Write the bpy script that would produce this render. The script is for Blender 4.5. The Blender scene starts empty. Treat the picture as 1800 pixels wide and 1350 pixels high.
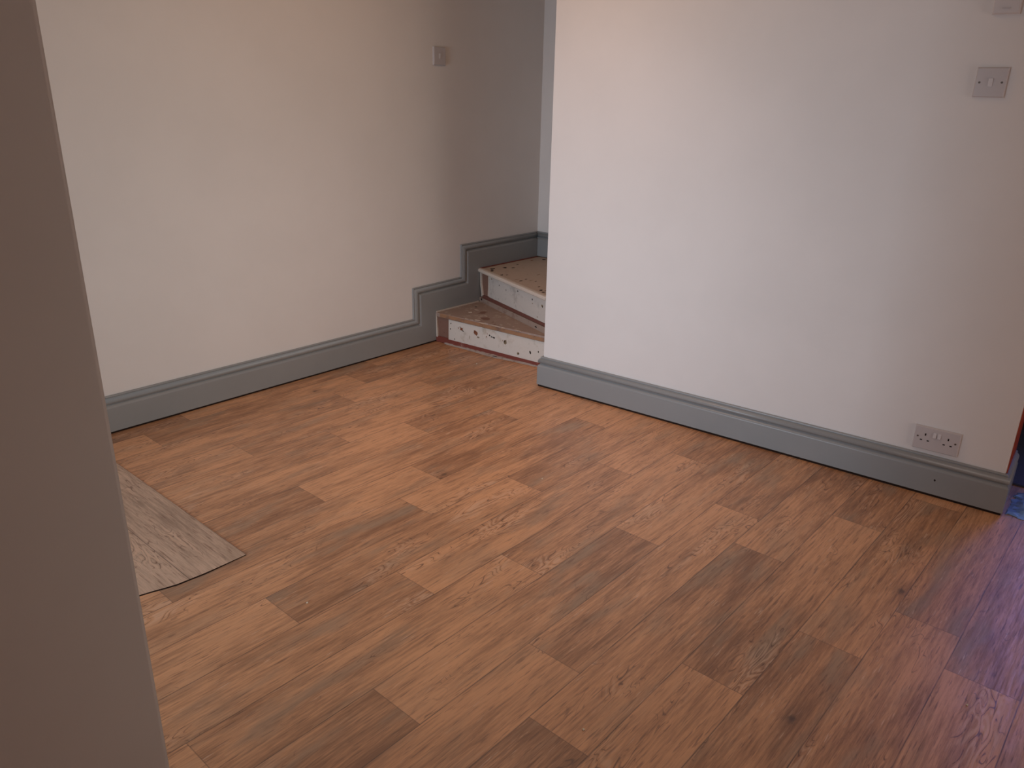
import bpy, bmesh, math, random
from mathutils import Vector, Matrix, noise

sc = bpy.context.scene
COL = sc.collection
random.seed(7)

# ------------------------------------------------------------------ camera
W = 0.165                       # width of one printed floor board
CAM = Vector((0.0, -0.0474, 1.3235))
FWD = Vector((0.70640292, 0.61613038, -0.34839384))
RGT = Vector((0.66280903, -0.74851684, 0.02016757))
UPV = Vector((0.24835281, 0.24516502, 0.93713126))
cd = bpy.data.cameras.new('camera')
cam = bpy.data.objects.new('camera', cd)
COL.objects.link(cam)
cd.sensor_width = 36.0
cd.lens = 1363.885 / 1800 * 36
cd.clip_start = 0.02
m = Matrix.Identity(4)
for i in range(3):
    m[i][0], m[i][1], m[i][2], m[i][3] = RGT[i], UPV[i], -FWD[i], CAM[i]
cam.matrix_world = m
sc.camera = cam

# ------------------------------------------------------------------ light and exposure
sc.view_settings.view_transform = 'Standard'
sc.view_settings.look = 'None'
sc.view_settings.gamma = 1.0
sc.view_settings.use_curve_mapping = False
sc.view_settings.exposure = 0.0
sc.cycles.use_denoising = True
sc.cycles.max_bounces = 10
sc.cycles.diffuse_bounces = 6

w = bpy.data.worlds.new('world')
sc.world = w
w.use_nodes = True
w.node_tree.nodes['Background'].inputs[0].default_value = (0.55, 0.68, 1.0, 1)
w.node_tree.nodes['Background'].inputs[1].default_value = 0.04


def area(name, loc, target, sx, sy, power, col, spread=180):
    ld = bpy.data.lights.new(name, 'AREA')
    ld.shape = 'RECTANGLE'
    ld.size, ld.size_y = sx, sy
    ld.energy = power
    ld.color = col
    ld.spread = math.radians(spread)
    o = bpy.data.objects.new(name, ld)
    COL.objects.link(o)
    o.location = loc
    o.rotation_euler = (Vector(target) - Vector(loc)).to_track_quat('-Z', 'Y').to_euler()
    return o


# cool daylight through the glazed opening on the left, beyond the pier
area('daylight_left', (-1.88, 1.9, 0.7), (2.8, 1.8, 0.5), 1.0, 0.9, 12.9, (0.71, 0.84, 1.0), 60)
# softer daylight through the wide glazed opening behind the camera
area('daylight_back', (2.3, -1.56, 0.8), (2.3, 0, 0.8), 1.0, 1.2, 11.1, (1.0, 0.795, 0.71))
area('daylight_back', (1.6, -1.58, 0.9), (1.6, 3.08, 0.5), 1.0, 1.2, 2.0, (0.92, 1.0, 0.94), 50)
# dusk-blue daylight through the opening of the next room on the right
area('daylight_right', (3.92, 0.06, 1.05), (2.62, 0.06, 0.0), 0.3, 1.1, 0.6, (0.10, 0.25, 1.0), 62)
# the two lit panels on the ceiling
area('lamp_light', (1.25, 1.75, 2.36), (1.25, 1.75, 0), 0.5, 0.5, 3.5, (0.86, 0.94, 1.0))
area('lamp_light', (2.0, 1.9, 2.36), (2.0, 1.9, 0), 0.5, 0.5, 4.3, (1.0, 0.45, 0.08))
area('lamp_light', (2.1, 1.9, 2.37), (2.1, 1.9, 0), 0.3, 0.3, 2.3, (1.0, 0.72, 0.66), 90)


# ------------------------------------------------------------------ node helpers
def new_mat(name, color=(0.8, 0.8, 0.8), rough=0.5, spec=0.5):
    mt = bpy.data.materials.new(name)
    mt.use_nodes = True
    b = mt.node_tree.nodes['Principled BSDF']
    b.inputs['Base Color'].default_value = (*color, 1)
    b.inputs['Roughness'].default_value = rough
    b.inputs['Specular IOR Level'].default_value = spec
    return mt


class NT:
    def __init__(s, mt):
        s.t = mt.node_tree
        s.b = s.t.nodes['Principled BSDF']

    def put(s, sock, v):
        if isinstance(v, bpy.types.NodeSocket):
            s.t.links.new(v, sock)
        elif v is not None:
            try:
                sock.default_value = v
            except Exception:
                sock.default_value = (*v, 1)

    def math(s, op, a, b=None, c=None, clamp=False):
        n = s.t.nodes.new('ShaderNodeMath')
        n.operation = op
        n.use_clamp = clamp
        s.put(n.inputs[0], a)
        s.put(n.inputs[1], b)
        s.put(n.inputs[2], c)
        return n.outputs[0]

    def noise(s, vec, scale=5, detail=2, rough=0.5, dist=0.0):
        n = s.t.nodes.new('ShaderNodeTexNoise')
        s.put(n.inputs['Vector'], vec)
        n.inputs['Scale'].default_value = scale
        n.inputs['Detail'].default_value = detail
        n.inputs['Roughness'].default_value = rough
        n.inputs['Distortion'].default_value = dist
        return n.outputs['Fac']

    def ramp(s, v, a, b, lo=0.0, hi=1.0):
        n = s.t.nodes.new('ShaderNodeMapRange')
        n.interpolation_type = 'SMOOTHSTEP'
        s.put(n.inputs[0], v)
        n.inputs[1].default_value = a
        n.inputs[2].default_value = b
        n.inputs[3].default_value = lo
        n.inputs[4].default_value = hi
        return n.outputs[0]

    def mix(s, f, a, b, mode='MIX'):
        n = s.t.nodes.new('ShaderNodeMix')
        n.data_type = 'RGBA'
        n.blend_type = mode
        n.clamp_factor = True
        s.put(n.inputs[0], f)
        s.put(n.inputs[6], a)
        s.put(n.inputs[7], b)
        return n.outputs[2]

    def comb(s, x, y, z=0.0):
        n = s.t.nodes.new('ShaderNodeCombineXYZ')
        s.put(n.inputs[0], x)
        s.put(n.inputs[1], y)
        s.put(n.inputs[2], z)
        return n.outputs[0]

    def sep(s, v):
        n = s.t.nodes.new('ShaderNodeSeparateXYZ')
        s.put(n.inputs[0], v)
        return n.outputs

    def attr(s, name):
        n = s.t.nodes.new('ShaderNodeAttribute')
        n.attribute_name = name
        return n.outputs['Vector']

    def obj(s):
        n = s.t.nodes.new('ShaderNodeTexCoord')
        return n.outputs['Object']

    def bump(s, h, strength=0.2, dist=0.001):
        n = s.t.nodes.new('ShaderNodeBump')
        n.inputs['Strength'].default_value = strength
        n.inputs['Distance'].default_value = dist
        s.put(n.inputs['Height'], h)
        s.t.links.new(n.outputs[0], s.b.inputs['Normal'])


# ------------------------------------------------------------------ materials
def wall_material(name, color):
    mt = new_mat(name, color, 0.62, 0.3)
    n = NT(mt)
    o = n.obj()
    a = n.noise(o, 3.0, 4, 0.6)
    b = n.noise(o, 160.0, 3, 0.6)
    n.put(n.b.inputs['Base Color'], n.mix(n.ramp(a, 0.3, 0.7), color, tuple(c * 0.965 for c in color)))
    n.bump(n.math('ADD', n.math('MULTIPLY', a, 3.0), n.math('MULTIPLY', b, 0.25)), 0.35, 0.0012)
    return mt


M_WALL = wall_material('white_wall_paint', (0.77, 0.735, 0.705))
M_WALL_UNLIT = wall_material('unlit_wall_tone', (0.045, 0.042, 0.055))  # near-black tone paints in the next room's lack of light
M_CEIL = wall_material('ceiling_paint', (0.80, 0.78, 0.75))


def skirting_material():
    mt = new_mat('grey_satin_paint', (0.225, 0.238, 0.243), 0.33, 0.5)
    n = NT(mt)
    o = n.obj()
    v = n.sep(o)
    st = n.noise(n.comb(n.math('MULTIPLY', v[0], 6), n.math('MULTIPLY', v[1], 6), n.math('MULTIPLY', v[2], 160)), 1, 3)
    n.put(n.b.inputs['Base Color'], n.mix(n.noise(o, 7, 3), (0.262, 0.270, 0.268, 1), (0.288, 0.296, 0.294, 1)))
    n.bump(st, 0.12, 0.0006)
    return mt


M_SKIRT = skirting_material()


def vinyl_material(name='printed_oak_vinyl', pale=(0.70, 0.362, 0.178, 1), deep=(0.262, 0.120, 0.054, 1)):
    """Printed oak boards; every board carries its own numbers in two face attributes."""
    mt = new_mat(name, rough=0.4, spec=0.85)
    n = NT(mt)
    g = n.sep(n.attr('grain'))      # metres along, metres across, random
    p = n.sep(n.attr('board'))      # 0..1 along, 0..1 across, end tone - start tone packed
    t = n.sep(n.attr('tone'))       # start tone, end tone, random 2
    along, across, rnd = g[0], g[1], g[2]
    r2 = t[2]
    U = n.math('ADD', along, n.math('MULTIPLY', rnd, 91.7))
    V = n.math('ADD', across, n.math('MULTIPLY', r2, 37.3))
    # tone of the board, running from its start tone to its end tone
    f = n.ramp(n.math('ADD', p[0], n.math('MULTIPLY', n.math('SUBTRACT', n.noise(n.comb(n.math('MULTIPLY', U, 4), n.math('MULTIPLY', V, 22)), 1, 3), 0.5), 0.7)), 0.12, 0.88)
    tone = n.math('ADD', t[0], n.math('MULTIPLY', n.math('SUBTRACT', t[1], t[0]), f))
    cloud = n.noise(n.comb(n.math('MULTIPLY', U, 3.2), n.math('MULTIPLY', V, 19), rnd), 1, 4, 0.6)
    streak = n.noise(n.comb(n.math('MULTIPLY', U, 9), n.math('MULTIPLY', V, 150), rnd), 1, 4, 0.6, 0.4)
    fine = n.noise(n.comb(n.math('MULTIPLY', U, 45), n.math('MULTIPLY', V, 700), rnd), 1, 2, 0.6)
    dark = n.math('ADD', n.math('MULTIPLY', tone, 0.50), n.math('MULTIPLY', n.math('SUBTRACT', cloud, 0.5), 1.35))
    dark = n.math('ADD', dark, n.math('MULTIPLY', n.math('SUBTRACT', streak, 0.5), 1.3))
    dark = n.math('ADD', dark, n.math('MULTIPLY', n.math('SUBTRACT', fine, 0.5), 0.5))
    col = n.mix(n.ramp(dark, -0.25, 0.85), pale, deep)
    # greyer patches of the print
    grey = n.noise(n.comb(n.math('MULTIPLY', U, 3.5), n.math('MULTIPLY', V, 14), n.math('ADD', rnd, 5.0)), 1, 3, 0.55)
    gf = n.math('MULTIPLY', n.ramp(grey, 0.48, 0.72), n.math('ADD', 0.22, n.math('MULTIPLY', tone, 0.55)))
    col = n.mix(gf, col, (0.33, 0.235, 0.155, 1))
    # cathedral figure: contour lines of a slow long noise
    base = n.noise(n.comb(n.math('MULTIPLY', U, 3.6), n.math('MULTIPLY', V, 15), n.math('ADD', rnd, 2.0)), 1, 2.0, 0.5, 0.6)
    ring = n.math('ABSOLUTE', n.math('SINE', n.math('MULTIPLY', base, 50.0)))
    where = n.noise(n.comb(n.math('MULTIPLY', U, 2.6), n.math('MULTIPLY', V, 9), n.math('ADD', rnd, 9.0)), 1, 1, 0.5)
    brk = n.noise(n.comb(n.math('MULTIPLY', U, 30), n.math('MULTIPLY', V, 60), rnd), 1, 2)
    line = n.math('MULTIPLY', n.ramp(ring, 0.0, 0.34, 1, 0), n.ramp(where, 0.52, 0.62))
    line = n.math('MULTIPLY', line, n.ramp(brk, 0.38, 0.55))
    col = n.mix(n.math('MULTIPLY', line, 0.9), col, (0.13, 0.055, 0.028, 1))
    pale = n.math('MULTIPLY', n.ramp(ring, 0.62, 1.0), n.ramp(where, 0.58, 0.72))
    col = n.mix(n.math('MULTIPLY', pale, 0.40), col, (0.78, 0.52, 0.35, 1))
    # pale limed pores
    pore = n.noise(n.comb(n.math('MULTIPLY', U, 16), n.math('MULTIPLY', V, 190), n.math('ADD', rnd, 3.0)), 1, 2, 0.6)
    pm = n.noise(n.comb(n.math('MULTIPLY', U, 5), n.math('MULTIPLY', V, 16), n.math('ADD', rnd, 7.0)), 1, 2)
    col = n.mix(n.math('MULTIPLY', n.math('MULTIPLY', n.ramp(pore, 0.60, 0.74), n.ramp(pm, 0.46, 0.66)), 0.6), col, (0.80, 0.58, 0.42, 1))
    # dark pores
    dpo = n.noise(n.comb(n.math('MULTIPLY', U, 13), n.math('MULTIPLY', V, 170), n.math('ADD', rnd, 13.0)), 1, 2, 0.6)
    col = n.mix(n.math('MULTIPLY', n.ramp(dpo, 0.58, 0.70), 0.6), col, (0.15, 0.065, 0.033, 1))
    # knots
    vo = n.t.nodes.new('ShaderNodeTexVoronoi')
    vo.inputs['Scale'].default_value = 1.0
    vo.inputs['Randomness'].default_value = 1.0
    n.put(vo.inputs['Vector'], n.comb(n.math('MULTIPLY', U, 2.2), n.math('MULTIPLY', V, 4.0), n.math('MULTIPLY', rnd, 40)))
    wob = n.math('MULTIPLY', n.math('SUBTRACT', n.noise(n.comb(n.math('MULTIPLY', U, 50), n.math('MULTIPLY', V, 90)), 1, 2), 0.5), 0.06)
    d = n.math('ADD', vo.outputs['Distance'], wob)
    col = n.mix(n.math('MULTIPLY', n.ramp(d, 0.03, 0.15, 1, 0), 0.35), col, (0.15, 0.07, 0.035, 1))
    col = n.mix(n.math('MULTIPLY', n.ramp(d, 0.012, 0.05, 1, 0), 0.72), col, (0.055, 0.026, 0.016, 1))
    # joints printed between the boards
    e1 = n.math('MULTIPLY', n.math('MINIMUM', p[1], n.math('SUBTRACT', 1.0, p[1])), W)
    e2 = p[2]
    ln = n.math('MULTIPLY', n.ramp(e1, 0.0004, 0.0022, 1, 0), n.ramp(n.noise(n.comb(n.math('MULTIPLY', U, 9), rnd), 1, 3), 0.3, 0.65, 0.35, 0.9))
    col = n.mix(ln, col, (0.07, 0.034, 0.022, 1))
    col = n.mix(n.math('MULTIPLY', n.ramp(e2, 0.0004, 0.0018, 1, 0), 0.5), col, (0.07, 0.034, 0.022, 1))
    n.put(n.b.inputs['Base Color'], col)
    n.put(n.b.inputs['Roughness'], n.ramp(streak, 0.3, 0.7, 0.36, 0.48))
    h = n.math('SUBTRACT', n.math('MULTIPLY', streak, 0.5), n.math('MULTIPLY', n.math('ADD', ln, n.ramp(dpo, 0.63, 0.76)), 0.8))
    n.bump(h, 0.22, 0.0006)
    return mt


M_VINYL = vinyl_material()
M_VINYL_SHEEN = vinyl_material('grey_sheen_oak_vinyl', (0.62, 0.44, 0.315, 1), (0.28, 0.19, 0.13, 1))  # greyer boards, cool daylight sheen mixed into both colours


def worn_material(name, base, worn, dark, amount=0.5, scale=14, rough=0.6):
    mt = new_mat(name, base, rough, 0.35)
    n = NT(mt)
    o = n.obj()
    a = n.noise(o, scale, 5, 0.65, 0.4)
    b = n.noise(o, scale * 4.5, 4, 0.7)
    c = n.noise(o, scale * 14, 2, 0.6)
    col = n.mix(n.ramp(a, amount, amount + 0.16), (*base, 1), (*worn, 1))
    col = n.mix(n.math('MULTIPLY', n.ramp(b, 0.58, 0.72), 0.6), col, (*dark, 1))
    col = n.mix(n.math('MULTIPLY', n.ramp(c, 0.66, 0.76), 0.5), col, (*worn, 1))
    n.put(n.b.inputs['Base Color'], col)
    n.bump(n.math('ADD', a, n.math('MULTIPLY', b, 0.4)), 0.3, 0.002)
    return mt


M_RISER = worn_material('old_white_riser_paint', (0.68, 0.62, 0.55), (0.52, 0.44, 0.35), (0.50, 0.45, 0.38), 0.56, 9)
M_RISER2 = worn_material('old_grey_white_riser_paint', (0.56, 0.51, 0.46), (0.42, 0.38, 0.34), (0.38, 0.34, 0.30), 0.52, 7)
M_TREAD_BARE = worn_material('bare_tread_wood', (0.36, 0.26, 0.21), (0.48, 0.39, 0.32), (0.17, 0.105, 0.075), 0.52, 20)
M_TREAD_PAINT = worn_material('old_cream_tread_paint', (0.52, 0.40, 0.31), (0.47, 0.34, 0.26), (0.40, 0.28, 0.20), 0.6, 8)
M_RAW = worn_material('bare_brown_wood', (0.235, 0.125, 0.09), (0.33, 0.21, 0.16), (0.13, 0.06, 0.04), 0.6, 16)
M_RED = worn_material('old_red_brown_paint', (0.21, 0.050, 0.034), (0.42, 0.27, 0.22), (0.12, 0.03, 0.02), 0.58, 18)
M_RED2 = worn_material('old_maroon_paint', (0.16, 0.060, 0.045), (0.27, 0.17, 0.13), (0.10, 0.04, 0.03), 0.58, 18)
M_BAND = worn_material('old_dirty_paint_band', (0.34, 0.25, 0.20), (0.26, 0.17, 0.13), (0.18, 0.11, 0.08), 0.5, 18)
M_CREAM = worn_material('old_cream_edge_paint', (0.62, 0.54, 0.46), (0.50, 0.38, 0.29), (0.35, 0.22, 0.15), 0.62, 26)
M_NOSE = worn_material('orange_worn_wood_edge', (0.36, 0.19, 0.10), (0.25, 0.14, 0.09), (0.10, 0.05, 0.03), 0.48, 12)
M_MORTAR = worn_material('grey_filler', (0.42, 0.36, 0.32), (0.30, 0.22, 0.18), (0.14, 0.09, 0.07), 0.5, 30, 0.8)
M_FLECK = new_mat('pale_paint_fleck', (0.74, 0.66, 0.58), 0.7, 0.3)
M_CARPET = worn_material('slate_blue_carpet', (0.075, 0.085, 0.15), (0.06, 0.07, 0.125), (0.05, 0.055, 0.10), 0.5, 60, 0.95)
M_HOLE = new_mat('dark_nail_hole', (0.022, 0.012, 0.009), 0.8, 0.2)
M_RUST = new_mat('rust_stain', (0.23, 0.085, 0.045), 0.8, 0.2)
M_STAIN = new_mat('brown_stain', (0.26, 0.19, 0.12), 0.8, 0.2)
M_PLASTIC = new_mat('white_switch_plastic', (0.54, 0.50, 0.495), 0.3, 0.5)
M_PLASTIC2 = new_mat('white_rocker_plastic', (0.63, 0.59, 0.58), 0.28, 0.5)
M_METAL = new_mat('screw_metal', (0.20, 0.16, 0.13), 0.45, 0.5)
M_METAL.node_tree.nodes['Principled BSDF'].inputs['Metallic'].default_value = 0.7
M_RED_LINING = worn_material('red_brown_stained_lining', (0.34, 0.055, 0.022), (0.28, 0.045, 0.02), (0.18, 0.03, 0.015), 0.5, 10, 0.45)
M_CRUMB = new_mat('pale_crumb', (0.72, 0.64, 0.5), 0.8, 0.3)
M_DARKGAP = new_mat('dark_edge_and_gap_shade', (0.03, 0.017, 0.012), 0.9, 0.1)  # cut vinyl edges, and painted shade in the gap under the skirting


def sheet_material():
    mt = new_mat('light_blue_polythene', (0.26, 0.42, 0.72), 0.3, 0.5)
    n = NT(mt)
    n.bump(n.noise(n.obj(), 60, 3), 0.4, 0.002)
    return mt


M_SHEET = sheet_material()


def tape_material():
    return new_mat('window_frame_white', (0.75, 0.75, 0.73), 0.35, 0.5)


M_FRAME = tape_material()
M_GLASS = bpy.data.materials.new('window_glass')
M_GLASS.use_nodes = True
_t = M_GLASS.node_tree
_t.nodes.clear()
_o = _t.nodes.new('ShaderNodeOutputMaterial')
_m = _t.nodes.new('ShaderNodeMixShader')
_a = _t.nodes.new('ShaderNodeBsdfTransparent')
_g = _t.nodes.new('ShaderNodeBsdfGlossy')
_g.inputs['Roughness'].default_value = 0.02
_m.inputs[0].default_value = 0.06
_t.links.new(_a.outputs[0], _m.inputs[1])
_t.links.new(_g.outputs[0], _m.inputs[2])
_t.links.new(_m.outputs[0], _o.inputs[0])


# ------------------------------------------------------------------ mesh helpers
def obj(name, bm, mats, parent=None, smooth=False, loc=(0, 0, 0)):
    me = bpy.data.meshes.new(name)
    bmesh.ops.recalc_face_normals(bm, faces=bm.faces)
    bm.to_mesh(me)
    bm.free()
    for mt in (mats if isinstance(mats, (list, tuple)) else [mats]):
        me.materials.append(mt)
    if smooth:
        for p in me.polygons:
            p.use_smooth = True
    o = bpy.data.objects.new(name, me)
    COL.objects.link(o)
    if parent:
        o.parent = parent
    o.location = loc
    return o


def struct(name, bm, mats, **k):
    o = obj(name, bm, mats, **k)
    o['kind'] = 'structure'
    return o


def tag(o, label, cat, group=None):
    o['label'] = label
    o['category'] = cat
    if group:
        o['group'] = group
    return o


def empty(name, loc, label, cat, group=None, rz=0):
    o = bpy.data.objects.new(name, None)
    COL.objects.link(o)
    o.location = loc
    o.rotation_euler = (0, 0, rz)
    o.empty_display_size = 0.1
    return tag(o, label, cat, group)


def box(bm, a, b, mi=0, bevel=0.0, seg=2):
    x0, y0, z0 = a
    x1, y1, z1 = b
    vs = [bm.verts.new(p) for p in ((x0, y0, z0), (x1, y0, z0), (x1, y1, z0), (x0, y1, z0),
                                    (x0, y0, z1), (x1, y0, z1), (x1, y1, z1), (x0, y1, z1))]
    fs = [bm.faces.new([vs[i] for i in q]) for q in
          ((0, 3, 2, 1), (4, 5, 6, 7), (0, 1, 5, 4), (1, 2, 6, 5), (2, 3, 7, 6), (3, 0, 4, 7))]
    for f in fs:
        f.material_index = mi
    if bevel:
        es = list({e for f in fs for e in f.edges})
        r = bmesh.ops.bevel(bm, geom=es, offset=bevel, segments=seg, affect='EDGES')
        for f in r['faces']:
            f.material_index = mi
    return vs


def prism(bm, poly, z0, z1, mi=0):
    a = [bm.verts.new((x, y, z0)) for x, y in poly]
    b = [bm.verts.new((x, y, z1)) for x, y in poly]
    n = len(poly)
    fs = [bm.faces.new(a[::-1]), bm.faces.new(b)]
    for i in range(n):
        fs.append(bm.faces.new((a[i], a[(i + 1) % n], b[(i + 1) % n], b[i])))
    for f in fs:
        f.material_index = mi
    return fs


def frame_prism(bm, O, ex, ez, en, poly, t0, t1, mi=0):
    """poly of (s, z) in the plane O + s*ex + z*ez, from t0 to t1 along en"""
    a = [bm.verts.new(O + ex * s + ez * z + en * t0) for s, z in poly]
    b = [bm.verts.new(O + ex * s + ez * z + en * t1) for s, z in poly]
    n = len(poly)
    fs = [bm.faces.new(a[::-1]), bm.faces.new(b)]
    for i in range(n):
        fs.append(bm.faces.new((a[i], a[(i + 1) % n], b[(i + 1) % n], b[i])))
    for f in fs:
        f.material_index = mi
    return fs


def spot(bm, c, e1, e2, en, r1, r2, mi, n=9, jag=0.35, h=0.0006):
    """an irregular little flat stain or hole lying on a surface"""
    ph = random.random() * 6
    top = []
    for k in range(n):
        a = ph + 2 * math.pi * k / n
        rr = 1 + random.uniform(-jag, jag)
        top.append(bm.verts.new(c + e1 * (math.cos(a) * r1 * rr) + e2 * (math.sin(a) * r2 * rr) + en * h))
    f = bm.faces.new(top)
    f.material_index = mi


# ------------------------------------------------------------------ floor
L = 1.010
# row of boards: (where a butt joint lies along X, tone before it, tone after it)
ROWS = {0: (11.6 * W, .2, .75), 1: (12.58 * W, .25, .75), 2: (10.95 * W, .75, .2), 3: (8.98 * W, .1, .8), 4: (6.57 * W, .95, .2),
        5: (7.74 * W, .15, .6), 6: (5.46 * W, .95, .05), 7: (9.30 * W, .15, .6), 8: (7.60 * W, .7, .15),
        9: (5.59 * W, .1, .85), 10: (9.40 * W, .85, .1), 11: (10.60 * W, .1, .8), 12: (8.24 * W, .85, .1),
        13: (12.14 * W, .1, .65), 14: (10.41 * W, .6, .15), 15: (8.40 * W, .15, .6), 16: (12.14 * W, .75, .2),
        17: (7.20 * W, .15, .85)}


def board_quads(bm, lays, x0, x1, ya, yb, s0, s1, t0, t1, r, r2, swap=False, z=0.0):
    """one printed board piece from x0 to x1; the whole board spans s0..s1"""
    nseg = 4
    for i in range(nseg):
        a = x0 + (x1 - x0) * i / nseg
        b = x0 + (x1 - x0) * (i + 1) / nseg
        # distance to the nearest end stays linear per piece: split end distance at centre
        pts = [(a, ya), (b, ya), (b, yb), (a, yb)]
        vs = [bm.verts.new((q[1], q[0], z) if swap else (q[0], q[1], z)) for q in pts]
        f = bm.faces.new(vs)
        for lp, q in zip(f.loops, pts):
            u = (q[0] - s0) / (s1 - s0)
            v = (q[1] - ya) / (yb - ya)
            lp[lays[0]] = (q[0], q[1], r, 1)
            lp[lays[1]] = (u, v, min(abs(q[0] - s0), abs(s1 - q[0])), 1)
            lp[lays[2]] = (t0, t1, r2, 1)


def lays_of(bm):
    return [bm.loops.layers.float_color.new(k) for k in ('grain', 'board', 'tone')]


bm = bmesh.new()
ly = lays_of(bm)
XA, XB, YA, YB = -1.8, 3.8, -1.5, 3.085
rr = random.Random(11)
for k in range(-10, 19):
    if k in ROWS:
        off, ta, tb = ROWS[k]
    else:
        off, ta, tb = rr.random(), rr.choice((.15, .8)), rr.choice((.2, .7))
    ya, yb = k * W, (k + 1) * W
    yb = min(yb, YB)
    ya = max(ya, YA)
    if yb <= ya:
        continue
    s = off - math.ceil((off - XA) / L) * L
    while s < XB:
        x0, x1 = max(s, XA), min(s + L, XB)
        if x1 > x0 + 1e-4:
            board_quads(bm, ly, x0, x1, ya, yb, s, s + L, tb, ta, rr.random(), rr.random())
        s += L
floor = struct('floor', bm, M_VINYL)
bm2 = None

# loose piece of the same vinyl let in across the boards, on the left behind the pier
bm = bmesh.new()
ly = lays_of(bm)
rp = random.Random(5)
cols = [(1.0, 0.822, 2.56, .55, .25), (0.822, 0.655, 3.4, .15, .15), (0.655, 0.49, 2.9, .2, .5), (0.49, 0.33, 2.3, .6, .2)]


def cut(x):       # lower cut edge of the piece
    pts = [(0.33, 1.96), (0.62, 1.925), (0.705, 1.909), (0.78, 1.886), (0.87, 1.879), (1.0, 1.880)]
    for (xa, ya), (xb, yb) in zip(pts, pts[1:]):
        if x <= xb:
            return ya + (yb - ya) * (x - xa) / (xb - xa)
    return pts[-1][1]


ZP = 0.0022
for xr, xl, j, ta, tb in cols:
    s = j - 2 * L
    while s < 3.045:
        y0, y1 = s, min(s + L, 3.045)
        r, r2 = rp.random(), rp.random()
        if y1 > cut(xl):
            nx = 5
            ys = [max(y0, -9), y1]
            steps = 8
            for i in range(nx):
                xa = xl + (xr - xl) * i / nx
                xb = xl + (xr - xl) * (i + 1) / nx
                for q in range(steps):
                    def yy(x, f):
                        lo = max(y0, cut(x))
                        return lo + (y1 - lo) * f
                    if y1 <= max(cut(xa), cut(xb)):
                        continue
                    P = [(xa, yy(xa, q / steps)), (xb, yy(xb, q / steps)), (xb, yy(xb, (q + 1) / steps)), (xa, yy(xa, (q + 1) / steps))]
                    vs = [bm.verts.new((*c, ZP)) for c in P]
                    f = bm.faces.new(vs)
                    for lp, c in zip(f.loops, P):
                        lp[ly[0]] = (c[1], c[0], r, 1)
                        lp[ly[1]] = ((c[1] - s) / L, (c[0] - xl) / (xr - xl), min(abs(c[1] - s), abs(s + L - c[1])), 1)
                        lp[ly[2]] = (tb, ta, r2, 1)
        s += L
bmesh.ops.remove_doubles(bm, verts=bm.verts, dist=1e-5)
# thickness: border edges drop to the floor, painted dark
be = [e for e in bm.edges if len(e.link_faces) == 1]
ext = bmesh.ops.extrude_edge_only(bm, edges=be)
for v in [g for g in ext['geom'] if isinstance(g, bmesh.types.BMVert)]:
    v.co.z = 0.0004
for f in [g for g in ext['geom'] if isinstance(g, bmesh.types.BMFace)]:
    f.material_index = 1
patch = obj('vinyl_offcut', bm, [M_VINYL_SHEEN, M_DARKGAP])
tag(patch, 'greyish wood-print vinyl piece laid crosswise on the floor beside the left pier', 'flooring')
# dark crack along its curved cut edge
bm = bmesh.new()
xs = [0.33 + 0.67 * i / 40 + 0.0 for i in range(41)]
lo = []
hi = []
for x in xs:
    wd = 0.0042 * min(1, (1.02 - x) / 0.15)
    lo.append(bm.verts.new((x, cut(x) - wd, 0.0003)))
    hi.append(bm.verts.new((x, cut(x) + 0.0005, 0.0003)))
for i in range(40):
    bm.faces.new((lo[i], lo[i + 1], hi[i + 1], hi[i]))
obj('open_seam', bm, M_DARKGAP, patch)

# ------------------------------------------------------------------ walls
H = 2.45
Ya = 3.085                       # face of the left wall
A = Vector((2.7500, 2.1920, 0))  # foot of the right skirting, far end
B = Vector((2.8883, 0.2256, 0))  # near end
EX = (B - A).normalized()
EN = Vector((0.99752, 0.07032, 0))      # into the wall
WA = A + EN * 0.02 + EX * 0.020          # far end of the right wall face
WB = B + EN * 0.02 - EX * 0.020

bm = bmesh.new()
box(bm, (-1.95, Ya, -0.05), (3.95, Ya + 0.12, H))
for x, z, a, b in ((2.969, 0.651, .004, .007), (2.958, 0.70, .002, .004), (2.985, 0.625, .002, .003)):
    spot(bm, Vector((x, Ya, z)), Vector((1, 0, 0)), Vector((0, 0, 1)), Vector((0, -1, 0)), a, b, 1)
struct('wall_left', bm, [M_WALL, M_FLECK])

bm = bmesh.new()
q0, q1, q2, q3 = WA, WB, WB + EN * 0.15, WA + EN * 0.15
vs = prism(bm, [(p.x, p.y) for p in (q0, q1, q2, q3)], -0.05, H)
ed = [e for e in bm.edges if abs(e.verts[0].co.z - e.verts[1].co.z) > 1]
bmesh.ops.bevel(bm, geom=ed, offset=0.004, segments=3, affect='EDGES')
struct('wall_right', bm, M_WALL)

bm = bmesh.new()                 # end wall of the stairs
Xr = 3.805
box(bm, (Xr, 1.2, -0.05), (Xr + 0.12, Ya, H))
struct('wall_rear', bm, M_WALL)
bm = bmesh.new()                 # end wall of the next room, its gloom put into the colour, with its window
box(bm, (Xr, 0.27, -0.05), (Xr + 0.12, 1.2, H))
box(bm, (Xr, -0.15, -0.05), (Xr + 0.12, 0.27, 0.35))
box(bm, (Xr, -0.15, 1.7), (Xr + 0.12, 0.27, H))
box(bm, (Xr, -1.5, -0.05), (Xr + 0.12, -0.15, H))
struct('wall_end', bm, M_WALL_UNLIT)

bm = bmesh.new()
box(bm, (-1.8, -1.62, -0.05), (1.0, -1.5, H))
box(bm, (2.9, -1.62, -0.05), (3.95, -1.5, H))
box(bm, (1.0, -1.62, -0.05), (2.9, -1.5, 0.1))
box(bm, (1.0, -1.62, 1.7), (2.9, -1.5, H))
struct('wall_back', bm, M_WALL)

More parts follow.
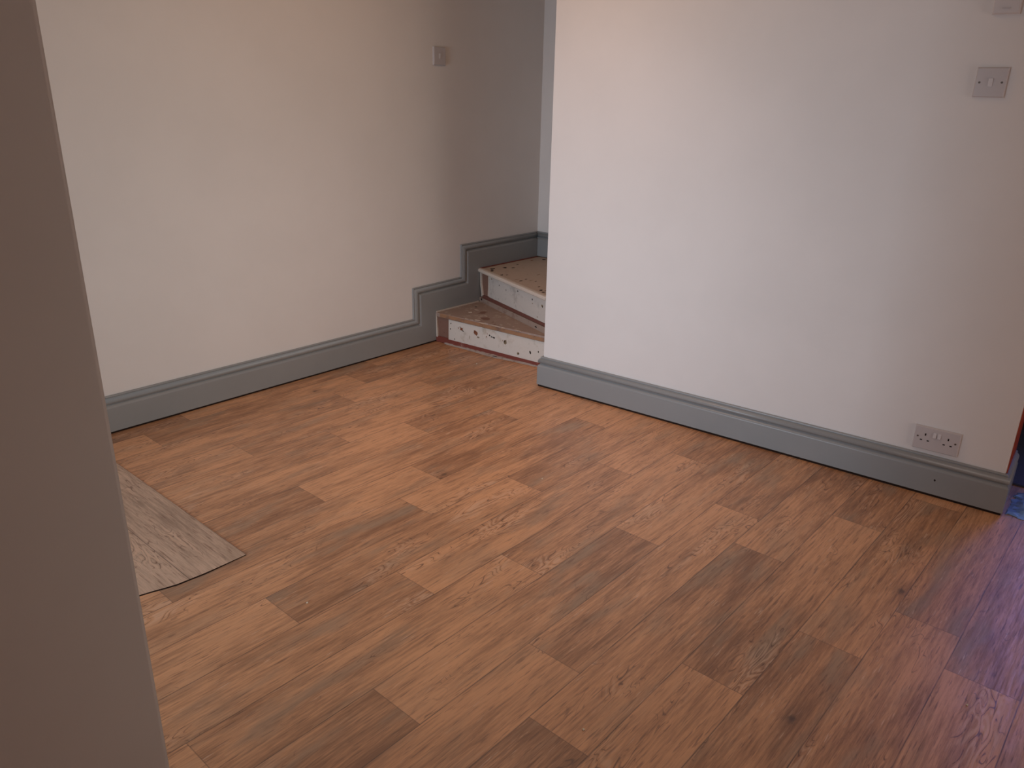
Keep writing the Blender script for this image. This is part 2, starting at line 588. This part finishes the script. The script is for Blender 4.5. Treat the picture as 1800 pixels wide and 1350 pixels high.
bm = bmesh.new()                 # outer wall with the glazed opening
box(bm, (-1.92, -1.5, -0.05), (-1.8, 1.40, H))
box(bm, (-1.92, 2.80, -0.05), (-1.8, Ya, H))
box(bm, (-1.92, 1.40, 2.1), (-1.8, 2.80, H))
box(bm, (-1.92, 1.40, -0.05), (-1.8, 2.80, 0.1))
struct('wall_outer', bm, M_WALL)

bm = bmesh.new()                 # the pier close to the camera
PX, PY = 0.377, 1.016
box(bm, (-1.8, PY, -0.05), (PX, PY + 0.11, H))
ed = [e for e in bm.edges if abs(e.verts[0].co.z - e.verts[1].co.z) > 1 and e.verts[0].co.x > 0]
bmesh.ops.bevel(bm, geom=ed, offset=0.006, segments=4, affect='EDGES')
struct('wall_front', bm, M_WALL)

bm = bmesh.new()
box(bm, (-1.92, -1.62, H), (3.95, Ya + 0.12, H + 0.1))
struct('ceiling', bm, M_CEIL)


def window(name, x0, x1, ya, yb, za, zb, mull):
    bm = bmesh.new()
    t = 0.05
    box(bm, (x0, ya, za), (x1, ya + t, zb), bevel=.004)
    box(bm, (x0, yb - t, za), (x1, yb, zb), bevel=.004)
    box(bm, (x0, ya + t, za), (x1, yb - t, za + t), bevel=.004)
    box(bm, (x0, ya + t, zb - t), (x1, yb - t, zb), bevel=.004)
    for y in mull:
        box(bm, (x0, y - 0.02, za + t), (x1, y + 0.02, zb - t), bevel=.004)
    o = struct(name, bm, M_FRAME)
    bm = bmesh.new()
    xm = (x0 + x1) / 2
    box(bm, (xm - 0.003, ya + t, za + t), (xm + 0.003, yb - t, zb - t))
    obj('glass_pane', bm, M_GLASS, o)
    return o


window('window_1', -1.86, -1.81, 1.40, 2.80, 0.1, 2.1, [2.1])
window('window_2', Xr + 0.02, Xr + 0.07, -0.15, 0.27, 0.35, 1.7, [])

o = window('window_3', -0.03, 0.02, -0.95, 0.95, 0.1, 1.7, [0.0])
o.location = (1.95, -1.53, 0)
o.rotation_euler = (0, 0, math.radians(90))

# ------------------------------------------------------------------ skirting boards
# (distance down from the top edge, thickness off the wall)
PROF = [(0.000, 0.0005), (0.0000, 0.0065), (0.0020, 0.0095), (0.0050, 0.0100), (0.0066, 0.0080), (0.0080, 0.0080),
        (0.0095, 0.0105), (0.0130, 0.0150), (0.0180, 0.0180), (0.0235, 0.0188), (0.0285, 0.0178), (0.0320, 0.0148),
        (0.0345, 0.0105), (0.0370, 0.0098), (0.0392, 0.0125), (0.0425, 0.0165), (0.0470, 0.0195), (0.0500, 0.0200)]
ROUND = range(6, 12)


def board(bm, O, ex, en, path, bottom, prof=PROF):
    """moulded board: path = top edge polyline of (s, z) in the wall plane, left to right;
    the moulding follows it with mitred corners; en points off the wall"""
    ez = Vector((0, 0, 1))
    P = [Vector((a, b)) for a, b in path]
    n = len(P)
    nrm = []
    for i in range(n - 1):
        d = (P[i + 1] - P[i]).normalized()
        nrm.append(Vector((d.y, -d.x)))          # to the right of the travel direction: into the board
    rows = []
    for d, t in prof:
        row = []
        for i in range(n):
            if i == 0:
                o = nrm[0] * d
            elif i == n - 1:
                o = nrm[-1] * d
            else:
                a, b = nrm[i - 1], nrm[i]
                o = (a + b) * (d / (1 + a.dot(b)))
            q = P[i] + o
            row.append(bm.verts.new(O + ex * q.x + ez * q.y + en * t))
        rows.append(row)
    for k, (ra, rb) in enumerate(zip(rows, rows[1:])):
        for i in range(n - 1):
            f = bm.faces.new((ra[i], ra[i + 1], rb[i + 1], rb[i]))
            f.smooth = k in ROUND
    last = rows[-1]
    t = prof[-1][1]
    bl = bm.verts.new(O + ex * P[0].x + ez * bottom + en * t)
    br = bm.verts.new(O + ex * P[-1].x + ez * bottom + en * t)
    bm.faces.new(last + [br, bl])
    # underside and the two ends
    b2 = bm.verts.new(O + ex * P[0].x + ez * bottom + en * 0.0005)
    b3 = bm.verts.new(O + ex * P[-1].x + ez * bottom + en * 0.0005)
    bm.faces.new((bl, br, b3, b2))
    bm.faces.new([r[0] for r in rows] + [bl, b2])
    bm.faces.new([r[-1] for r in rows] + [br, b3])


EXX, EYY = Vector((1, 0, 0)), Vector((0, 1, 0))
bm = bmesh.new()
board(bm, Vector((0, Ya, 0)), EXX, -EYY,
      [(-1.79, .158), (2.747, .158), (2.747, .331), (3.116, .338), (3.116, .524), (Xr - 0.0205, .526)], 0.009)
box(bm, (-1.79, Ya - 0.0165, 0.0004), (2.90, Ya - 0.0006, 0.0088), 1)  # dark strip painting in the shade of the gap below the board
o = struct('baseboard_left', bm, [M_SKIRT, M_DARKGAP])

bm = bmesh.new()                 # turn of the board on the end wall of the stairs
board(bm, Vector((Xr, 0, 0)), -EYY, -EXX, [(-Ya + 0.0005, .526), (-2.45, .526)], 0.375)
struct('baseboard_rear', bm, M_SKIRT)

bm = bmesh.new()                 # right wall: front run with mitred returns round both wall ends
HR = 0.150
GAP = 0.010
ez = Vector((0, 0, 1))


def run(bm, O, ex, en, length, m0, m1):
    """straight run whose ends are mitred outward (+1) so that returns meet it"""
    rows = []
    for d, t in PROF + [(HR - GAP, 0.0200), (HR - GAP, 0.0005)]:
        z = HR - d
        rows.append([bm.verts.new(O + ex * (-m0 * t) + en * t + ez * z), bm.verts.new(O + ex * (length + m1 * t) + en * t + ez * z)])
    for i, (ra, rb) in enumerate(zip(rows, rows[1:])):
        f = bm.faces.new((ra[0], ra[1], rb[1], rb[0]))
        f.smooth = i in ROUND


Lr = (WB - WA).length
run(bm, WA, EX, -EN, Lr, 1, 1)
run(bm, WA + EN * 0.13, -EN, -EX, 0.13, 0, 1)
run(bm, WB, EN, EX, 0.25, 1, 0)
bmesh.ops.remove_doubles(bm, verts=bm.verts, dist=0.0002)
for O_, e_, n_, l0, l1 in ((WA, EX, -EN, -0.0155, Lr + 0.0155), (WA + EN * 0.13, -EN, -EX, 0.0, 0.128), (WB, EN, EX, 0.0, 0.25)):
    frame_prism(bm, O_, e_, ez, n_, [(l0, 0.0004), (l1, 0.0004), (l1, GAP - 0.0002), (l0, GAP - 0.0002)], 0.0006, 0.0160, 2)  # dark fill under the skirting stands for shade in the gap
# small chip in the paint
cc = Vector((2.8733, 0.445, 0.066))
spot(bm, cc - EN * 0.0004, EX, ez, -EN, 0.004, 0.0045, 1, 7)
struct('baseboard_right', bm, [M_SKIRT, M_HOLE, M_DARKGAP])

# red-brown lining on the near end of the right wall
bm = bmesh.new()
frame_prism(bm, WB, EN, ez, EX, [(0.004, HR + 0.001), (0.15, HR + 0.001), (0.15, 2.1), (0.004, 2.1)], 0.0002, 0.004)
frame_prism(bm, WB, EN, ez, EX, [(0.1502, 0), (0.25, 0), (0.25, 2.1), (0.1502, 2.1)], -0.04, -0.0002)
frame_prism(bm, WB, EN, ez, EX, [(0.1502, HR + .001), (0.25, HR + .001), (0.25, 2.1), (0.1502, 2.1)], 0.0, 0.004)
struct('trim_1', bm, M_RED_LINING)

# ------------------------------------------------------------------ staircase
stair = empty('staircase', (2.95, 2.75, 0), 'two worn winding stair steps stripped of carpet in the far corner', 'staircase')
SL = Vector((2.95, 2.75, 0))
S1 = Vector((2.905, 3.063, 0))
D1 = (Vector((2.974, 2.388, 0)) - S1).normalized()
S2 = Vector((3.262, 3.063, 0))
D2 = (Vector((3.014, 2.362, 0)) - S2).normalized()
N1 = Vector((-D1.y, D1.x, 0))
if N1.x > 0: N1 = -N1            # toward the room
N2 = Vector((-D2.y, D2.x, 0))
if N2.x > 0: N2 = -N2
XR = Xr - 0.0012


def sobj(name, bm, mats, parent=stair, label=None, **k):
    o = obj(name, bm, mats, parent, **k)
    if parent is stair:
        o.location = -SL
    if label:
        o['label'] = label
    return o


S1l = 0.88
S2l = 0.76
# lower riser
bm = bmesh.new()
frame_prism(bm, S1, D1, ez, N1, [(0, 0.0), (S1l, 0.0), (S1l, 0.150), (0, 0.150)], -0.02, -0.004, 0)
pts = [(0.088, 0.026), (0.35, 0.023), (0.60, 0.020), (S1l, 0.018), (S1l, 0.1385), (0.70, 0.139), (0.4, 0.1425), (0.090, 0.1455)]
frame_prism(bm, S1, D1, ez, N1, pts, -0.004, 0.000, 1)


def spots(bm, O, D, N, lst):
    for s, z, r1, r2, mi in lst:
        spot(bm, O + D * s + ez * z, D, ez, N, r1, r2, mi + 2)


spots(bm, S1, D1, N1, [(.106, .125, .0035, .003, 0), (.102, .093, .004, .004, 0), (.183, .107, .009, .008, 1), (.172, .116, .004, .004, 2), (.192, .098, .005, .004, 0),
                       (.160, .108, .0025, .005, 1), (.284, .102, .016, .015, 1), (.276, .112, .006, .005, 1), (.377, .108, .006, .005, 0), (.362, .113, .003, .003, 1), (.390, .103, .004, .004, 0),
                       (.405, .101, .011, .0045, 0), (.484, .090, .010, .012, 2), (.480, .094, .005, .006, 0), (.466, .096, .002, .004, 1), (.568, .046, .007, .008, 2), (.570, .044, .004, .004, 0),
                       (.645, .067, .0055, .008, 0), (.695, .079, .0035, .005, 0), (.133, .039, .003, .003, 0), (.355, .096, .003, .004, 1), (.240, .070, .0015, .012, 2), (.300, .082, .010, .004, 2)])
s1 = sobj('riser', bm, [M_RAW, M_RISER, M_HOLE, M_RUST, M_STAIN], label='lower riser with white paint, rust marks and nail holes')
bm = bmesh.new()
frame_prism(bm, S1, D1, ez, N1, [(0, 0.002), (S1l, 0.001), (S1l, 0.0205), (0.6, 0.0225), (0.3, 0.0265), (0.088, 0.029), (0.086, .034), (0, 0.034)], -0.004, 0.003)
sobj('base_strip', bm, M_RED, label='chipped dark red paint strip')
bm = bmesh.new()
top = []
N = 36
for i in range(N):
    s = 0.06 + (0.70 - 0.06) * i / (N - 1)
    wd = 0.014 + 0.016 * math.exp(-((s - 0.42) / 0.16) ** 2) + random.uniform(-.0025, .0025)
    if i == N - 1 or i == 0: wd = 0.005
    top.append((s, wd))
lo = [bm.verts.new(S1 + D1 * s + N1 * wd + ez * 0.0005) for s, wd in top]
mid = [bm.verts.new(S1 + D1 * s + N1 * (wd * .55) + ez * (0.004 + random.uniform(-.001, .0015))) for s, wd in top]
up = [bm.verts.new(S1 + D1 * s + N1 * 0.0030 + ez * (0.0055 + random.uniform(-.001, .003))) for s, wd in top]
for i in range(N - 1):
    bm.faces.new((lo[i], lo[i + 1], mid[i + 1], mid[i]))
    bm.faces.new((mid[i], mid[i + 1], up[i + 1], up[i]))
spot(bm, S1 + D1 * .43 + N1 * .020 + ez * .0045, D1, N1, ez, .016, .004, 1)
sobj('filler_bead', bm, [M_MORTAR, M_HOLE], label='ragged grey filler along the foot of the lower riser')
# cream edge strip down the skirting side of the lower step
bm = bmesh.new()
frame_prism(bm, S1, D1, ez, N1, [(0.0, 0.03), (0.012, 0.03), (0.008, 0.09), (0.004, 0.160), (0.0, 0.172)], -0.004, 0.004)
sobj('paint_edge', bm, M_CREAM, label='cream paint ridge beside the skirting')
# lower tread
bm = bmesh.new()
T1 = [S1 + N1 * 0.004, S1 + D1 * S1l + N1 * 0.002, S2 + D2 * S2l, S2 + D2 * 0.0]
poly = [(p.x, p.y) for p in T1]
prism(bm, poly, 0.150, 0.172, 0)
t1bm = bm
bm = bmesh.new()
frame_prism(bm, S1, D1, ez, N1, [(0.03, 0.1505), (S1l, 0.1400), (S1l, 0.1600), (0.55, 0.1625), (0.3, .166), (0.10, 0.1700), (0.03, 0.1710)], 0.002, 0.0055)
edge_bm = bm
bm = t1bm
for x, y, r1, r2, mi in [(3.146, 2.987, .008, .006, 0), (3.038, 2.924, .014, .010, 1), (3.10, 2.938, .016, .006, 1), (2.945, 2.784, .026, .011, 1), (2.925, 2.726, .022, .008, 1),
                         (2.935, 2.642, .030, .006, 1), (2.938, 2.586, .012, .009, 1), (2.955, 2.502, .022, .006, 1), (3.041, 2.809, .012, .004, 1), (2.925, 2.845, .018, .006, 1),
                         (2.93, 2.806, .012, .005, 1), (2.97, 2.63, .01, .004, 1), (2.99, 2.56, .006, .004, 1), (2.98, 2.70, .005, .008, 2), (2.95, 2.66, .006, .012, 2), (3.0, 2.78, .03, .02, 2), (3.08, 2.87, .02, .03, 2)]:
    spot(bm, Vector((x, y, 0.172)), -EYY, EXX, ez, r1, r2, mi + 1, 11, .4)
t1 = sobj('tread', bm, [M_TREAD_BARE, M_HOLE, M_FLECK, M_RAW], label='lower wedge-shaped tread, bare scraped wood')
sobj('worn_edge', edge_bm, M_NOSE, t1)
bm = bmesh.new()                 # painted line where tread and skirting meet
box(bm, (2.905, 3.0585, 0.172), (3.245, 3.0645, 0.178))
sobj('paint_edge', bm, M_CREAM)
# upper riser
bm = bmesh.new()
frame_prism(bm, S2, D2, ez, N2, [(0, 0.1725), (S2l, 0.1725), (S2l, 0.348), (0, 0.348)], -0.018, -0.006, 0)
frame_prism(bm, S2, D2, ez, N2, [(0.106, 0.222), (S2l, 0.226), (S2l, 0.349), (0.106, 0.349)], -0.006, -0.001, 1)
spots(bm, S2 - N2 * .001, D2, N2, [(.234, .318, .004, .004, 0), (.316, .309, .003, .005, 0), (.446, .332, .0045, .005, 0), (.604, .321, .005, .0055, 0), (.706, .310, .008, .007, 2), (.708, .307, .005, .004, 0),
                                   (.412, .260, .002, .005, 2), (.14, .335, .008, .004, 2), (.66, .24, .006, .004, 2), (.607, .300, .004, .003, 2)])
s2 = sobj('riser', bm, [M_RAW, M_RISER2, M_HOLE, M_RUST, M_STAIN], label='upper riser, dirty white with small nail holes')
bm = bmesh.new()
frame_prism(bm, S2, D2, ez, N2, [(0.03, 0.199), (S2l, 0.209), (S2l, 0.2255), (0.10, 0.2215), (0.03, 0.215)], -0.006, 0.0005)
sobj('base_strip', bm, M_RED2, label='dark red paint strip under the upper riser')
bm = bmesh.new()
frame_prism(bm, S2, D2, ez, N2, [(0.0, 0.1722), (S2l, 0.1722), (S2l, 0.2065), (0.03, 0.1985), (0.0, 0.1985)], -0.006, 0.004)
spot(bm, S2 + D2 * .655 + ez * .187 + N2 * .004, D2, ez, N2, .010, .005, 1)
spot(bm, S2 + D2 * .025 + ez * .190 + N2 * .004, D2, ez, N2, .010, .006, 1)
sobj('plinth_strip', bm, [M_BAND, M_HOLE])
bm = bmesh.new()
frame_prism(bm, S2, D2, ez, N2, [(0.0, 0.345), (0.012, 0.345), (0.016, 0.28), (0.034, 0.215), (0.022, 0.205), (0.006, 0.27)], -0.006, 0.003)
frame_prism(bm, S2, D2, ez, N2, [(0.10, 0.345), (0.106, 0.345), (0.106, 0.225), (0.096, 0.225), (0.100, 0.27)], -0.006, 0.0)
sobj('paint_edge', bm, M_CREAM)
# upper tread with its rounded nosing
bm = bmesh.new()
C1 = S2 + N2 * 0.004
C2 = S2 + D2 * S2l + N2 * 0.004
poly = [(C1.x, C1.y), (C2.x, C2.y), (XR, 2.20), (XR, 3.063)]
prism(bm, poly, 0.349, 0.370, 0)
for x, y, r1, r2, mi in [(3.296, 2.998, .014, .018, 0), (3.262, 2.968, .012, .018, 0), (3.377, 2.972, .010, .013, 0), (3.411, 2.94, .008, .014, 0), (3.502, 2.983, .007, .010, 0), (3.658, 3.003, .008, .012, 1),
                         (3.735, 2.969, .010, .014, 0), (3.221, 2.855, .008, .011, 0), (3.242, 2.835, .005, .007, 0), (3.185, 2.681, .007, .012, 0), (3.24, 2.689, .005, .010, 0), (3.237, 2.618, .005, .007, 0),
                         (3.149, 2.522, .006, .010, 0), (3.094, 2.464, .009, .012, 0), (3.068, 2.428, .012, .008, 0), (3.193, 2.720, .003, .02, 2), (3.233, 2.650, .003, .02, 2), (3.376, 2.716, .004, .02, 2), (3.105, 2.440, .004, .016, 0)]:
    spot(bm, Vector((x, y, 0.370)), EYY, EXX, ez, r1, r2, mi + 1, 9, .4)
t2 = sobj('tread', bm, [M_TREAD_PAINT, M_HOLE, M_RUST, M_STAIN], label='upper tread, worn cream paint with dark burn-like spots')
bm = bmesh.new()
R_ = 0.0105
prof = [(0.004, 0.349), (0.012, 0.350), (0.0165, 0.355), (0.0165, 0.363), (0.012, 0.3695), (0.004, 0.3715), (-0.010, 0.3712), (-0.012, 0.3702)]
ra = [bm.verts.new(S2 + D2 * 0.000 + N2 * n + ez * z) for n, z in prof]
rb = [bm.verts.new(S2 + D2 * S2l + N2 * n + ez * z) for n, z in prof]
for i in range(len(prof)):
    j = (i + 1) % len(prof)
    bm.faces.new((ra[i], rb[i], rb[j], ra[j]))
bm.faces.new(ra)
bm.faces.new(rb[::-1])
sobj('nosing', bm, M_CREAM, t2, label='cream painted rounded tread edge')
bm = bmesh.new()                 # red-brown line along the skirting
box(bm, (3.262, 3.052, 0.370), (XR - 0.03, 3.0640, 0.3735))
sobj('paint_edge', bm, M_RED)
# next step, round the corner
bm = bmesh.new()
prism(bm, [(2.99, 2.19), (XR, 2.40), (XR, 1.60), (2.99, 1.95)], 0.3705, 0.55, 0)
sobj('riser', bm, [M_RISER2])
bm = bmesh.new()
prism(bm, [(2.99, 2.205), (XR, 2.415), (XR, 1.60), (2.99, 1.95)], 0.5505, 0.572, 0)
sobj('tread', bm, [M_TREAD_PAINT])


# ------------------------------------------------------------------ switches and socket
def screw(parent, O, ex, en, s, z, t):
    bm = bmesh.new()
    n = 16
    r = 0.0034
    a = [bm.verts.new(O + ex * (s + math.cos(2 * math.pi * i / n) * r) + ez * (z + math.sin(2 * math.pi * i / n) * r) + en * (t + 0.0004)) for i in range(n)]
    b = [bm.verts.new(v.co - en * 0.002) for v in a]
    bm.faces.new(a)
    for i in range(n):
        bm.faces.new((a[i], a[(i + 1) % n], b[(i + 1) % n], b[i]))
    q = [bm.verts.new(O + ex * (s + dx) + ez * (z + dz) + en * (t + 0.0008)) for dx, dz in ((-.0028, -.0006), (.0028, -.0006), (.0028, .0006), (-.0028, .0006))]
    f = bm.faces.new(q)
    f.material_index = 1
    obj('screw', bm, [M_METAL, M_HOLE], parent)


def plate(bm, O, ex, en, wd, ht, th, bev=0.003):
    """face plate with sloping bevelled rim, standing off the wall"""
    loops = [(0, 0.0), (0, th * 0.55), (bev * 0.35, th * 0.85), (bev, th)]
    rings = []
    for ins, t in loops:
        rings.append([bm.verts.new(O + ex * sx * (wd / 2 - ins) + ez * sz * (ht / 2 - ins) + en * t) for sx, sz in ((-1, -1), (1, -1), (1, 1), (-1, 1))])
    for a, b in zip(rings, rings[1:]):
        for i in range(4):
            bm.faces.new((a[i], a[(i + 1) % 4], b[(i + 1) % 4], b[i]))
    bm.faces.new(rings[-1])
    bm.faces.new(rings[0][::-1])


def rocker(parent, O, ex, en, s, z, wd, ht, t, tilt):
    bm = bmesh.new()
    x0, x1, z0, z1 = s - wd / 2, s + wd / 2, z - ht / 2, z + ht / 2
    lo, hi = (0.0045, 0.0015) if tilt > 0 else (0.0015, 0.0045)
    P = lambda x, zz, tt: bm.verts.new(O + ex * x + ez * zz + en * tt)
    v = [P(x0, z0, t - .001), P(x1, z0, t - .001), P(x1, z1, t - .001), P(x0, z1, t - .001),
         P(x0, z0, t + lo), P(x1, z0, t + lo), P(x1, z1, t + hi), P(x0, z1, t + hi)]
    for q in ((0, 3, 2, 1), (4, 5, 6, 7), (0, 1, 5, 4), (1, 2, 6, 5), (2, 3, 7, 6), (3, 0, 4, 7)):
        bm.faces.new([v[i] for i in q])
    bmesh.ops.bevel(bm, geom=bm.edges[:], offset=0.0006, segments=2, affect='EDGES')
    obj('rocker', bm, M_PLASTIC2, parent)


def on_right(y, z):               # point of the right wall face at this Y
    f = (y - WA.y) / (WB.y - WA.y)
    p = WA + (WB - WA) * f
    return Vector((p.x, p.y, z))


# local frames are identity: things are built round their own base point
def wall_thing(name, p, label, cat, group=None):
    return empty(name, p, label, cat, group)


Z0 = Vector((0, 0, 0))
off = -EN
# switch on the right wall
th = 0.011
p = on_right(0.546, 1.3905)
t = wall_thing('light_switch', p, 'white square light switch with one rocker, high on the right wall', 'light switch')
bm = bmesh.new()
plate(bm, Z0, EX, off, 0.086, 0.086, th)
obj('face_plate', bm, M_PLASTIC, t)
rocker(t, Z0, EX, off, 0.0, 0.000, 0.0125, 0.024, th, -1)
for s in (-0.0302, 0.0302):
    screw(t, Z0, EX, off, s, 0.0, th)

# switch on the left wall
p = Vector((2.966, Ya, 1.505))
t = wall_thing('light_switch', p, 'small white light switch on the shaded left wall near the stairs', 'light switch')
bm = bmesh.new()
plate(bm, Z0, EXX, -EYY, 0.084, 0.086, th)
obj('face_plate', bm, M_PLASTIC, t)
rocker(t, Z0, EXX, -EYY, 0.0, 0.0, 0.0125, 0.024, th, -1)

# plate cut by the top edge of the photograph
p = on_right(0.546, 1.628)
t = wall_thing('wall_control', p, 'white wall control plate above the switch, cut by the picture top', 'wall control')
bm = bmesh.new()
plate(bm, Z0, EX, off, 0.072, 0.096, 0.016, 0.004)
obj('face_plate', bm, M_PLASTIC2, t)
bm = bmesh.new()
frame_prism(bm, Z0, EX, ez, off, [(-0.011, -0.0335), (0.011, -0.0335), (0.011, -0.0300), (-0.011, -0.0300)], 0.0155, 0.0185)
obj('slot_lip', bm, M_PLASTIC, t)

# double socket just above the skirting
p = on_right(0.4715, 0.2100)
t = wall_thing('double_socket', p, 'white double power socket with two rockers above the grey skirting', 'power socket')
bm = bmesh.new()
plate(bm, Z0, EX, off, 0.146, 0.086, 0.0115)
TH = 0.0115
obj('face_plate', bm, M_PLASTIC, t)
for s, nm in ((-0.0365, 0), (0.0365, 0)):
    bm = bmesh.new()
    for (a, z, wd, ht) in ((0, 0.0145, 0.0045, 0.0085), (-0.011, -0.0075, 0.0075, 0.0042), (0.011, -0.0075, 0.0075, 0.0042)):
        frame_prism(bm, Z0, EX, ez, off, [(s + a - wd / 2, z - ht / 2), (s + a + wd / 2, z - ht / 2), (s + a + wd / 2, z + ht / 2), (s + a - wd / 2, z + ht / 2)], TH - 0.001, TH + 0.0003)
    obj('pin_holes', bm, M_HOLE, t)
for s in (-0.0075, 0.0075):
    rocker(t, Z0, EX, off, s, 0.0185, 0.0105, 0.0185, TH, 1)
for s in (-0.0602, 0.0602):
    screw(t, Z0, EX, off, s, 0.004, TH)

# ------------------------------------------------------------------ pale crumpled sheet on the floor of the next room
bm = bmesh.new()
g = 26
grid = {}
for i in range(g + 1):
    for j in range(g + 1):
        u, v = i / g, j / g
        a = 3.02 + (u - .5) * 0.21
        b = -0.04 + (v - .5) * 0.32
        edge = min(u, v, 1 - u, 1 - v)
        z = 0.006 + 0.030 * abs(noise.noise(Vector((u * 5, v * 5, 2.3)))) + 0.02 * abs(noise.noise(Vector((u * 14, v * 14, 7.1))))
        z *= min(1, 0.05 + edge * 6)
        jx = noise.noise(Vector((u * 9, v * 9, 1.0))) * 0.02 * (1 if edge < .04 else .4)
        jy = noise.noise(Vector((u * 9, v * 9, 5.0))) * 0.02 * (1 if edge < .04 else .4)
        grid[i, j] = bm.verts.new((a + jx, b + jy + 0.10, z + 0.0015))
for i in range(g):
    for j in range(g):
        bm.faces.new((grid[i, j], grid[i + 1, j], grid[i + 1, j + 1], grid[i, j + 1]))
ex_ = bmesh.ops.extrude_face_region(bm, geom=bm.faces[:])
for v in [q for q in ex_['geom'] if isinstance(q, bmesh.types.BMVert)]:
    v.co.z -= 0.001
o = obj('polythene_sheet', bm, M_SHEET)
tag(o, 'crumpled light blue plastic sheet on the floor just past the right wall end', 'plastic sheet')

# carpet of the next room, its edge just behind the reveal
bm = bmesh.new()
box(bm, (3.19, -1.47, 0.0005), (Xr - 0.002, 1.15, 0.008), bevel=0.002)
tag(obj('carpet', bm, M_CARPET), 'dark slate-blue carpet glimpsed at the right edge beyond the red-brown lining', 'carpet')

# ------------------------------------------------------------------ crumbs on the floor
crumbs = [(0.988, 1.546, .0030, 'pale crumb on the boards in front of the crosswise vinyl piece'),
          (2.009, 1.547, .0030, 'tiny pale crumb in the middle of the floor toward the right wall'),
          (1.137, 0.711, .0032, 'yellowish crumb on the boards at the bottom middle of the photo'),
          (1.812, 0.091, .0028, 'tiny white crumb on the boards at the bottom right of the photo'),
          (2.778, 2.624, .0040, 'small pale crumb on the floor in front of the lower stair riser')]
c0 = None
for x, y, r, lab in crumbs:
    if c0 is None:
        bm = bmesh.new()
        bmesh.ops.create_icosphere(bm, subdivisions=2, radius=1.0)
        for v in bm.verts:
            v.co *= 1 + 0.35 * noise.noise(v.co * 1.7)
            v.co.z *= 0.6
        c = obj('floor_crumb', bm, M_CRUMB)
        c0 = c
    else:
        c = c0.copy()
        COL.objects.link(c)
    c.scale = (r, r * .8, r)
    c.location = (x, y, r * 0.55)
    tag(c, lab, 'crumb', 'crumbs on the floor')

# ------------------------------------------------------------------ the room lamp on the ceiling
for lx, ly_, lab in ((1.25, 1.75, 'square frame of the ceiling panel light nearer the left of the room'),
                     (2.03, 1.9, 'square frame of the ceiling panel light nearer the stairs')):
    t = empty('ceiling_light', (lx, ly_, H), lab, 'ceiling light', 'ceiling panel lights')
    bm = bmesh.new()
    for a, b in (((-.30, -.30, -.07), (.30, -.28, 0)), ((-.30, .28, -.07), (.30, .30, 0)), ((-.30, -.28, -.07), (-.28, .28, 0)), ((.28, -.28, -.07), (.30, .28, 0))):
        box(bm, a, b)
    obj('lamp_frame', bm, M_FRAME, t)
